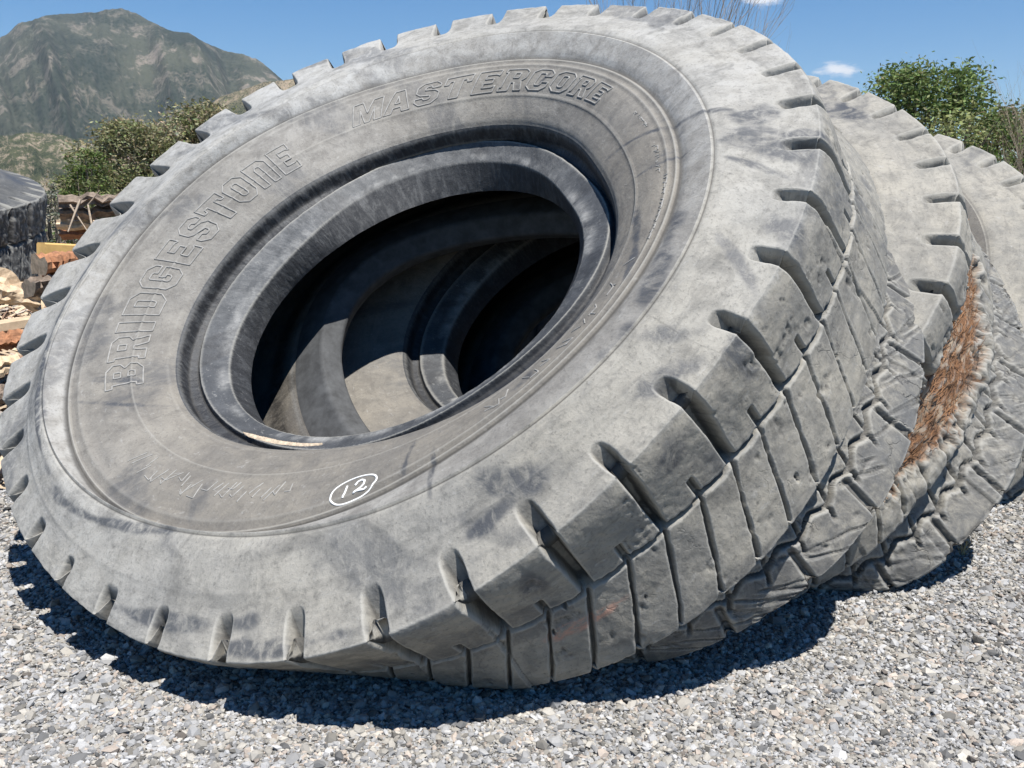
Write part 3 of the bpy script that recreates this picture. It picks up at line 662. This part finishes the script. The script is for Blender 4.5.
# stacked bark slabs on the heap (seen left of the front tyre)
GRP = 'bark slabs stacked on the scrap heap'
sl = [(58, 202, 132, 201, .075, BARK, 'top grey bark slab of the stack beside the front tire'),
      (60, 214, 118, 212, .060, BARK, 'dark split bark slab second from the top of the stack'),
      (58, 224, 112, 226, .055, WOODP, 'pale split slab in the middle of the bark stack'),
      (62, 234, 104, 233, .055, REDW, 'red brown split slab low in the bark stack')]
for k, (x0, y0, x1, y1, r0, m_, lb) in enumerate(sl):
    log('bark_slab', at_pix(x0, y0, 7.2 + .1 * k), at_pix(x1 + 25, y1, 7.5), r0, r0 * .85, 40 + k, m_, WOODP, lb, 'log', GRP, .45, .6)
for k, (x0, y0, x1, y1, r0, m_, lb) in enumerate([(-40, 262, 44, 306, .10, WOODP, 'shredded pale split log slanting down at the left edge'), (-30, 288, 40, 300, .08, WOODP, 'splintered pale log under the slanting one at the left edge'),
      (40, 268, 82, 262, .10, REDW, 'red brown log below the yellow board'), (28, 288, 70, 280, .09, BARK, 'grey bark log beside the red brown one'),
      (-20, 345, 24, 338, .07, REDW, 'dark red log under the long tan board'), (-25, 372, 20, 362, .07, WOODP, 'pale split log with frayed end low at the left edge'),
      (-20, 400, 10, 392, .08, BARK, 'dark bark log lowest at the left edge')]):
    log('split_log', at_pix(x0, y0, 6.2 - .12 * k), at_pix(x1, y1, 6.4 - .12 * k), r0, r0 * .8, 60 + k, m_, WOODP, lb, 'log', 'split logs on the scrap heap', .5, .7)
board('lumber_board', at_pix(41, 249, 6.6), at_pix(86, 251, 6.9), .09, .085, LUMB, 'short yellow sawn board end poking out of the heap')
board('lumber_board', at_pix(-30, 331, 5.9), at_pix(34, 321, 6.1), .14, .06, TAN, 'long tan board lying flat at the left edge')
# dry branches leaning over the stack
def twig_obj(name, segs, mat, label=None, cat=None, group=None, parent=None, base=None, sides=4):
    Vs, Fs, off = [], [], 0
    for a, b, ra, rb in segs:
        a = np.array(a); b = np.array(b); ax = b - a; L = np.linalg.norm(ax)
        if L < 1e-5: continue
        ax = ax / L; e1 = np.cross(ax, [.3, .2, 1.]); e1 /= np.linalg.norm(e1); e2 = np.cross(e1, ax)
        an = np.arange(sides) * 2 * np.pi / sides
        for c, r in ((a, ra), (b, rb)): Vs.append(c + r * (np.cos(an)[:, None] * e1 + np.sin(an)[:, None] * e2))
        for k in range(sides): Fs.append([off + k, off + (k + 1) % sides, off + sides + (k + 1) % sides, off + sides + k])
        off += 2 * sides
    V = np.vstack(Vs)
    if base is None and parent is None: base = np.array([V[:, 0].mean(), V[:, 1].mean(), V[:, 2].min()])
    o = mesh_np(name, V, np.array(Fs), mat, True, None, parent, base if base is not None else (0, 0, 0))
    if label: tag(o, label, cat, group)
    return o
TW = simple('dry grey twig bark', (.30, .24, .18), .9, .3, 30, .2, .002)
def bough(p0, d0, L, r, depth, R_, out, spread=.5, up=.1, n=4):
    p = np.array(p0, float); d = np.array(d0, float)
    for i in range(n):
        d = d + np.array([R_.normal(0, .12), R_.normal(0, .12), R_.normal(0, .10) + up * .25]); d /= np.linalg.norm(d)
        q = p + d * L / n; r2 = r * (1 - .7 / n * 1.0); out.append((p, q, r, r2)); p, r = q, r2
        if depth > 0:
            for _ in range(R_.integers(1, 3)):
                dd = d + R_.normal(0, spread, 3) + [0, 0, up]; dd /= np.linalg.norm(dd)
                bough(p, dd, L * R_.uniform(.4, .65), r * .6, depth - 1, R_, out, spread, up, n)
R_ = np.random.default_rng(9)
out = [(at_pix(96, 246, 6.9), at_pix(88, 205, 7.1), .012, .008), (at_pix(88, 205, 7.1), at_pix(100, 190, 7.1), .008, .004), (at_pix(80, 200, 7.0), at_pix(68, 232, 6.8), .010, .006), (at_pix(70, 205, 7.0), at_pix(88, 232, 6.9), .008, .004)]
twig_obj('dry_branch', out, TW, 'thin dry branches crossing in front of the bark stack', 'branch')

# ---- fourth tyre lying at the far left
RT4 = rotv([.0, .16, .0]) @ rotv([.12, 0, 0]) @ np.array([[1, 0, 0], [0, -1, 0], [0, 0, -1.]])
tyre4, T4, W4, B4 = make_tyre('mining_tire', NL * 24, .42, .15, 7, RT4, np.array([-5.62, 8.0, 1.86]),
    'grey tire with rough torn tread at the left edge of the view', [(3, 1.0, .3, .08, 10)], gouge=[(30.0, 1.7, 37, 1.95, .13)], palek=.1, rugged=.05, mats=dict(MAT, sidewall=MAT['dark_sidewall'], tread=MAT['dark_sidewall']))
tyre4['group'] = 'giant mining tires leaning in a row'; del tyre4['group']

# ---- leaves and shrubs
def leafmat(name, cols, trans=.25):
    M = NM(name); c = M.attr('col', True)
    m = M.fin(c, .6, None, .3)
    tr = M.n('ShaderNodeBsdfTranslucent'); M.l(c, tr.inputs[0]); mx_ = M.n('ShaderNodeMixShader'); mx_.inputs[0].default_value = trans
    M.l(M.b.outputs[0], mx_.inputs[1]); M.l(tr.outputs[0], mx_.inputs[2]); M.l(mx_.outputs[0], M.out.inputs[0])
    return m
LEAF = leafmat('leaves', None)
def crown(name, parent, base, clumps, per, size, cols, seed):
    """clumps: (centre, radii); leaves are small bent quads spread through each clump's outer volume"""
    r = np.random.default_rng(seed); C, S_, COL = [], [], []
    for c, rad in clumps:
        n = int(per * (rad[0] * rad[1] * rad[2]) ** (2 / 3.)) + 20
        d = r.normal(size=(n, 3)); d /= np.linalg.norm(d, axis=1, keepdims=True)
        rr_ = r.random((n, 1)) ** .45 * 1.05; rr_ = rr_ * (1 + .18 * r.normal(size=(n, 1)))
        C.append(c + d * rr_ * rad); cc = np.array(cols[r.integers(len(cols))]); COL.append(cc[None] * r.uniform(.65, 1.35, (n, 1)) * (1 + .08 * r.normal(size=(n, 3))))
    C = np.vstack(C); COL = np.clip(np.vstack(COL), .01, 1); keep = C[:, 2] > .05; C = C[keep]; COL = COL[keep]; n = len(C)
    a = r.normal(size=(n, 3)); a[:, 2] *= .6; a /= np.linalg.norm(a, axis=1, keepdims=True); b = np.cross(a, r.normal(size=(n, 3))); b /= np.linalg.norm(b, axis=1, keepdims=True)
    s = size * r.uniform(.6, 1.4, (n, 1)); w_ = s * .42
    V = np.stack([C - a * s, C + b * w_, C + a * s, C - b * w_ + .0 * a], 1).reshape(-1, 3)
    F = np.arange(4 * n).reshape(n, 4)
    return mesh_np(name, V, F, LEAF, False, {'col': np.repeat(COL, 4, 0)}, parent, base)
TRUNK = simple('grey brown trunk bark', (.16, .13, .10), .95, .35, 14, .6, .02)
def tree(name, x, y_, D, px_w, top, label, cat, cols, seed, nclump=26, per=230, leaf=.09, group=None, trunk_h=.35, bare=False):
    b = at_pix(x, 300, D); base = np.array([b[0], D, 0.0]); H = at_pix(x, top, D)[2]; Wd = px_w / 1000 * D * 1.0
    root = empty(name, base); tag(root, label, cat, group)
    r = np.random.default_rng(seed); out = []
    clumps = []
    for k in range(nclump):
        an = r.uniform(0, 2 * math.pi); t = r.random() ** .8; zz_ = H * (trunk_h + (1 - trunk_h) * t)
        env = math.sin(min(1, .25 + .9 * t) * math.pi * .93) ** .55 if t < .99 else .3
        rad_ = Wd / 2 * env * r.uniform(.25, .95)
        s = Wd * r.uniform(.07, .15) * (1.25 - .5 * t)
        c = base + np.array([math.cos(an) * rad_, math.sin(an) * rad_ * .8, min(zz_, (H - s * .8) * (1 - .30 * (rad_ / (Wd / 2)) ** 2 * r.uniform(.5, 1.4)))]); clumps.append((c, np.array([s * 1.2, s * 1.2, s * .8])))
    # trunk and limbs reach the clumps
    th = H * trunk_h
    out.append((base - [0, 0, .1], base + [.02 * H, 0, th], .035 * H, .025 * H))
    for c, s in clumps:
        m_ = base + np.array([0.02 * H, 0, th * r.uniform(.6, 1.0)]); q = (m_ + c) / 2 + r.normal(size=3) * .05 * H
        out.append((m_, q, .014 * H, .009 * H)); out.append((q, c, .009 * H, .003 * H))
    twig_obj('trunk', out, TRUNK, parent=root, base=base, sides=6)
    crown('crown', root, base, clumps, per, leaf, cols, seed + 1)
    return root
G1 = [(.12, .17, .05), (.16, .21, .07), (.22, .25, .10), (.09, .13, .04)]
G2 = [(.20, .20, .10), (.26, .24, .13), (.16, .17, .075), (.30, .27, .17)]
G3 = [(.20, .21, .17), (.16, .17, .12), (.25, .25, .20)]
tree('leafy_tree', 915, 0, 38, 225, 57, 'round green leafy tree rising behind the second tire', 'tree', G1, 31, 46, 430, .09, trunk_h=.16)
tree('leafy_tree', 1005, 0, 44, 170, 104, 'shorter pale green tree at the right edge beside the round one', 'tree', G2, 37, 30, 700, .12, trunk_h=.12)
tree('leafy_tree', 1045, 0, 36, 70, 100, 'dark green tree cut off by the right edge of the view', 'tree', G1, 38, 26, 700, .12, trunk_h=.2)
tree('leafy_tree', 845, 0, 42, 70, 92, 'small green tree half hidden by the front tire', 'tree', G1, 39, 24, 700, .12, trunk_h=.2)
tree('olive_shrub', 150, 0, 24, 185, 116, 'broad olive green shrub behind the bark stack', 'shrub', G2, 51, 90, 1500, .05, trunk_h=.04)
tree('olive_shrub', 220, 0, 27, 190, 100, 'taller dull olive shrub half hidden by the front tire', 'shrub', G2, 52, 70, 1500, .055, trunk_h=.04)
tree('olive_shrub', 98, 0, 22, 90, 148, 'low olive shrub with bright green leaves left of the broad one', 'shrub', [(.11, .15, .04), (.15, .17, .07)], 53, 50, 1500, .045, trunk_h=.03)
tree('sage_shrub', 62, 0, 19, 60, 180, 'pale grey green sagebrush left of the shrubs', 'shrub', G3, 54, 34, 1700, .035, trunk_h=.03)
tree('sage_shrub', 40, 0, 15, 34, 188, 'small yellow green bush beside the left tire', 'shrub', [(.20, .23, .09), (.15, .18, .07)], 55, 26, 1700, .03, trunk_h=.03)
# bare trees
def bare(name, x, D, top, label, seed, n, spread, r0=.035, L=2.4, up=.5, depth=3, w_=1.0):
    b = at_pix(x, 300, D); base = np.array([b[0], D, 0.0]); H = at_pix(x, top, D)[2]; R2_ = np.random.default_rng(seed); out = []
    root = empty(name, base); tag(root, label, 'tree')
    for k in range(n):
        an = R2_.uniform(0, 6.28); s = np.array([math.cos(an) * .3 * w_, math.sin(an) * .3, 0]); d = np.array([math.cos(an) * spread * w_, math.sin(an) * spread, 1.]); d /= np.linalg.norm(d)
        p = base + s * .3
        bough(p, d, H * R2_.uniform(.8, 1.05), r0, depth, R2_, out, .30, up * .5, 6)
    twig_obj('branches', out, TW, parent=root, base=base, sides=4)
bare('bare_tree', 672, 15, -2, 'leafless shrubby tree whose grey twigs show over the top of the front tire', 74, 3, .05, .016, depth=2)
bare('bare_tree', 625, 15, 2, 'second leafless tree with thin upright twigs over the front tire', 72, 5, .24, .014, depth=2)
bare('bare_tree', 1018, 30, 105, 'thin leafless tree with pale upright twigs at the right edge', 73, 4, .10, .026, depth=2)

# ---- mountains
def ridge_mesh(name, prof, D, depth, seed, mat, label, rough=.12, nx=260, ny=150, jag=1.3, kindv='structure', mus=(6, 3)):
    """terrain whose skyline passes through the profile pixels at distance D"""
    px_ = np.array([p[0] for p in prof], float); py = np.array([p[1] for p in prof], float)
    xs = np.linspace(px_[0], px_[-1], nx); top = np.interp(xs, px_, py); rj = np.random.default_rng(seed + 50); top = top + np.convolve(rj.normal(size=nx + 8), np.ones(5) / 5, 'same')[4:-4] * jag
    X = np.array([at_pix(a, 200, D)[0] for a in xs]); Hh = np.array([at_pix(a, b, D)[2] for a, b in zip(xs, top)])
    v = np.linspace(0, 1, ny)                                 # 0 front foot .. crest at .6 .. back
    U, Vv = np.meshgrid(np.linspace(0, 1, nx), v)
    Y = D - depth * (.62 - Vv)
    prof_v = np.where(Vv < .62, (Vv / .62) ** 1.25, 1 - ((Vv - .62) / .38) ** 1.3)
    Hm = Hh[None, :] * prof_v
    th = U * 6.0; q = fbm(th, Vv * 1.4, .9, seed, 6); spur = 1 - np.abs(2 * fbm(th + .35 * Vv, Vv * .30, .8, seed + 8, 6) - 1)
    env = np.sin(np.clip(Vv / .62, 0, 1) * math.pi) ** .8 * (Vv < .62) + .6 * (Vv >= .62) * prof_v * (1 - prof_v)
    Z = Hm + Hh.max() * rough * env * ((spur - .6) * 2.2 + (q - .5) * .8) + Hh.max() * .03 * (fbm(th, Vv * 1.2, 3.2, seed + 3, 4) - .5) * prof_v
    Z = np.minimum(np.maximum(Z, -2), np.maximum(Hh[None, :] * (Y / D) - Hh.max() * .004, -2))
    V = np.stack([np.broadcast_to(X, U.shape).ravel() * (Y / D).ravel() , Y.ravel(), Z.ravel()], -1)
    i = np.arange(nx * ny).reshape(ny, nx); F = np.stack([i[:-1, :-1], i[:-1, 1:], i[1:, 1:], i[1:, :-1]], -1).reshape(-1, 4)
    o = mesh_np(name, V, F, mat, True, {'hh': (Z / Hh.max()).ravel(), 'rock': spur.ravel(), 'mu': np.stack([U * mus[0], Vv * mus[1], 0 * U], -1).reshape(-1, 3)}); return tag(o, label, kind=kindv)
def mtn_mat(name, sc, green, dark, rock, rock_lo=.55, dots=1.0, dens=42):
    M = NM(name); v = M.attr('mu', True); hh = M.attr('hh')
    n1 = M.noise(1.1, 8, .62, vec=v); n2 = M.noise(6, 9, .72, vec=v); n3 = M.noise(30, 5, .7, vec=v)
    c = M.mix(M.mapr(n1, .38, .62, smooth=True), green, dark)
    vd = M.voro(dens, 'F1', vec=v)
    tr_ = M.mapr(vd.outputs['Distance'], .3, .55, 1, 0)
    cf = M.math('MULTIPLY', tr_, M.mapr(M.math('ADD', n1, M.math('MULTIPLY', n3, .15)), .53, .62, .25, 1))
    rk = M.math('MULTIPLY', M.mapr(n2, rock_lo, rock_lo + .06), M.mapr(n1, .60, .42))
    strk = M.noise(5, 8, .7, vec=M.scaled(v, (1.6, .35, 1)), dist=.3)
    rk = M.math('MAXIMUM', M.math('MULTIPLY', rk, .8), M.math('MULTIPLY', M.mapr(strk, .56, .66, 0, .8), M.mapr(M.attr('rock'), .45, .75)))
    c = M.mix(rk, c, rock)
    c = M.mix(M.math('MULTIPLY', cf, dots), c, (.018, .030, .020))
    return M.fin(c, 1.0, M.bump(n2, .9, sc * .03), .05)
mm = mtn_mat('mountain slopes', 1500., (.082, .088, .062), (.036, .046, .036), (.26, .22, .18), .52, .8)
mf = mtn_mat('foothill scrub', 260., (.10, .105, .06), (.055, .065, .042), (.36, .29, .22), .50, .9)
ridge_mesh('mountain', [(-420, 150), (-300, 110), (-200, 120), (-120, 85), (-60, 66), (0, 44), (20, 34), (36, 22), (60, 14), (80, 13), (100, 12), (118, 9), (135, 8), (148, 12), (165, 22), (180, 30), (198, 33), (215, 42), (232, 51), (250, 53), (262, 58), (280, 72), (300, 92), (330, 112), (380, 140), (460, 165), (560, 180)], 6500, 5200, 5, mm,
    'tall green mountain with bare rocky summit', .20, 520, 260)
ridge_mesh('foothill', [(120, 190), (150, 160), (176, 122), (183, 113), (200, 108), (222, 99), (240, 92), (255, 86), (272, 81), (300, 78), (340, 84), (400, 110), (470, 150), (560, 185)], 2600, 1500, 6, mtn_mat('tan foothill', 420., (.17, .15, .09), (.09, .09, .055), (.40, .31, .23), .46, .8), 'tan grassy foothill in front of the mountain', .08, 200, 110)
ridge_mesh('foothill', [(-300, 128), (-150, 138), (-40, 141), (0, 138), (30, 132), (60, 133), (90, 142), (115, 152), (140, 168), (170, 188)], 1500, 1100, 9, mf, 'low foothill dotted with dark junipers', .10, 240, 130, mus=(8, 3.2))
# ---- small dry weed at the right
R_ = np.random.default_rng(4); out = []
wb = at_pix(962, 556, 1.0); t_ = 1.6 / (1.6 - wb[2]); wb = np.array([wb[0] * t_, t_, 0.0])
for k in range(9):
    d = np.array([R_.normal(0, .35), R_.normal(0, .3), 1.]); bough(wb + [R_.normal(0, .01), 0, 0], d / np.linalg.norm(d), R_.uniform(.06, .13), .0016, 1, R_, out, .5, .2, 3)
twig_obj('dry_weed', out, simple('dry straw stalk', (.45, .36, .17), .8, .2, 50), 'small dry yellow weed growing in the gravel at the right', 'weed')

# ---- the air: thin haze that turns the far mountain blue
def haze_box():
    x0, x1, y0, y1, z0, z1 = -8900, 8900, -50, 12000, -5, 1500
    V = np.array([(x, y, z) for x in (x0, x1) for y in (y0, y1) for z in (z0, z1)], float)
    F = np.array([(0, 1, 3, 2), (4, 6, 7, 5), (0, 4, 5, 1), (2, 3, 7, 6), (0, 2, 6, 4), (1, 5, 7, 3)])
    m = bpy.data.materials.new('haze air'); m.use_nodes = True; t = m.node_tree; t.nodes.clear()
    o_ = t.nodes.new('ShaderNodeOutputMaterial'); v_ = t.nodes.new('ShaderNodeVolumePrincipled'); v_.inputs['Color'].default_value = (.80, .88, 1, 1)
    v_.inputs['Density'].default_value = 3.0e-5; v_.inputs['Anisotropy'].default_value = .2; t.links.new(v_.outputs[0], o_.inputs['Volume'])
    o = mesh_np('haze', V, F, m, False); tag(o, 'thin bluish summer haze over the whole valley', kind='stuff')
haze_box()
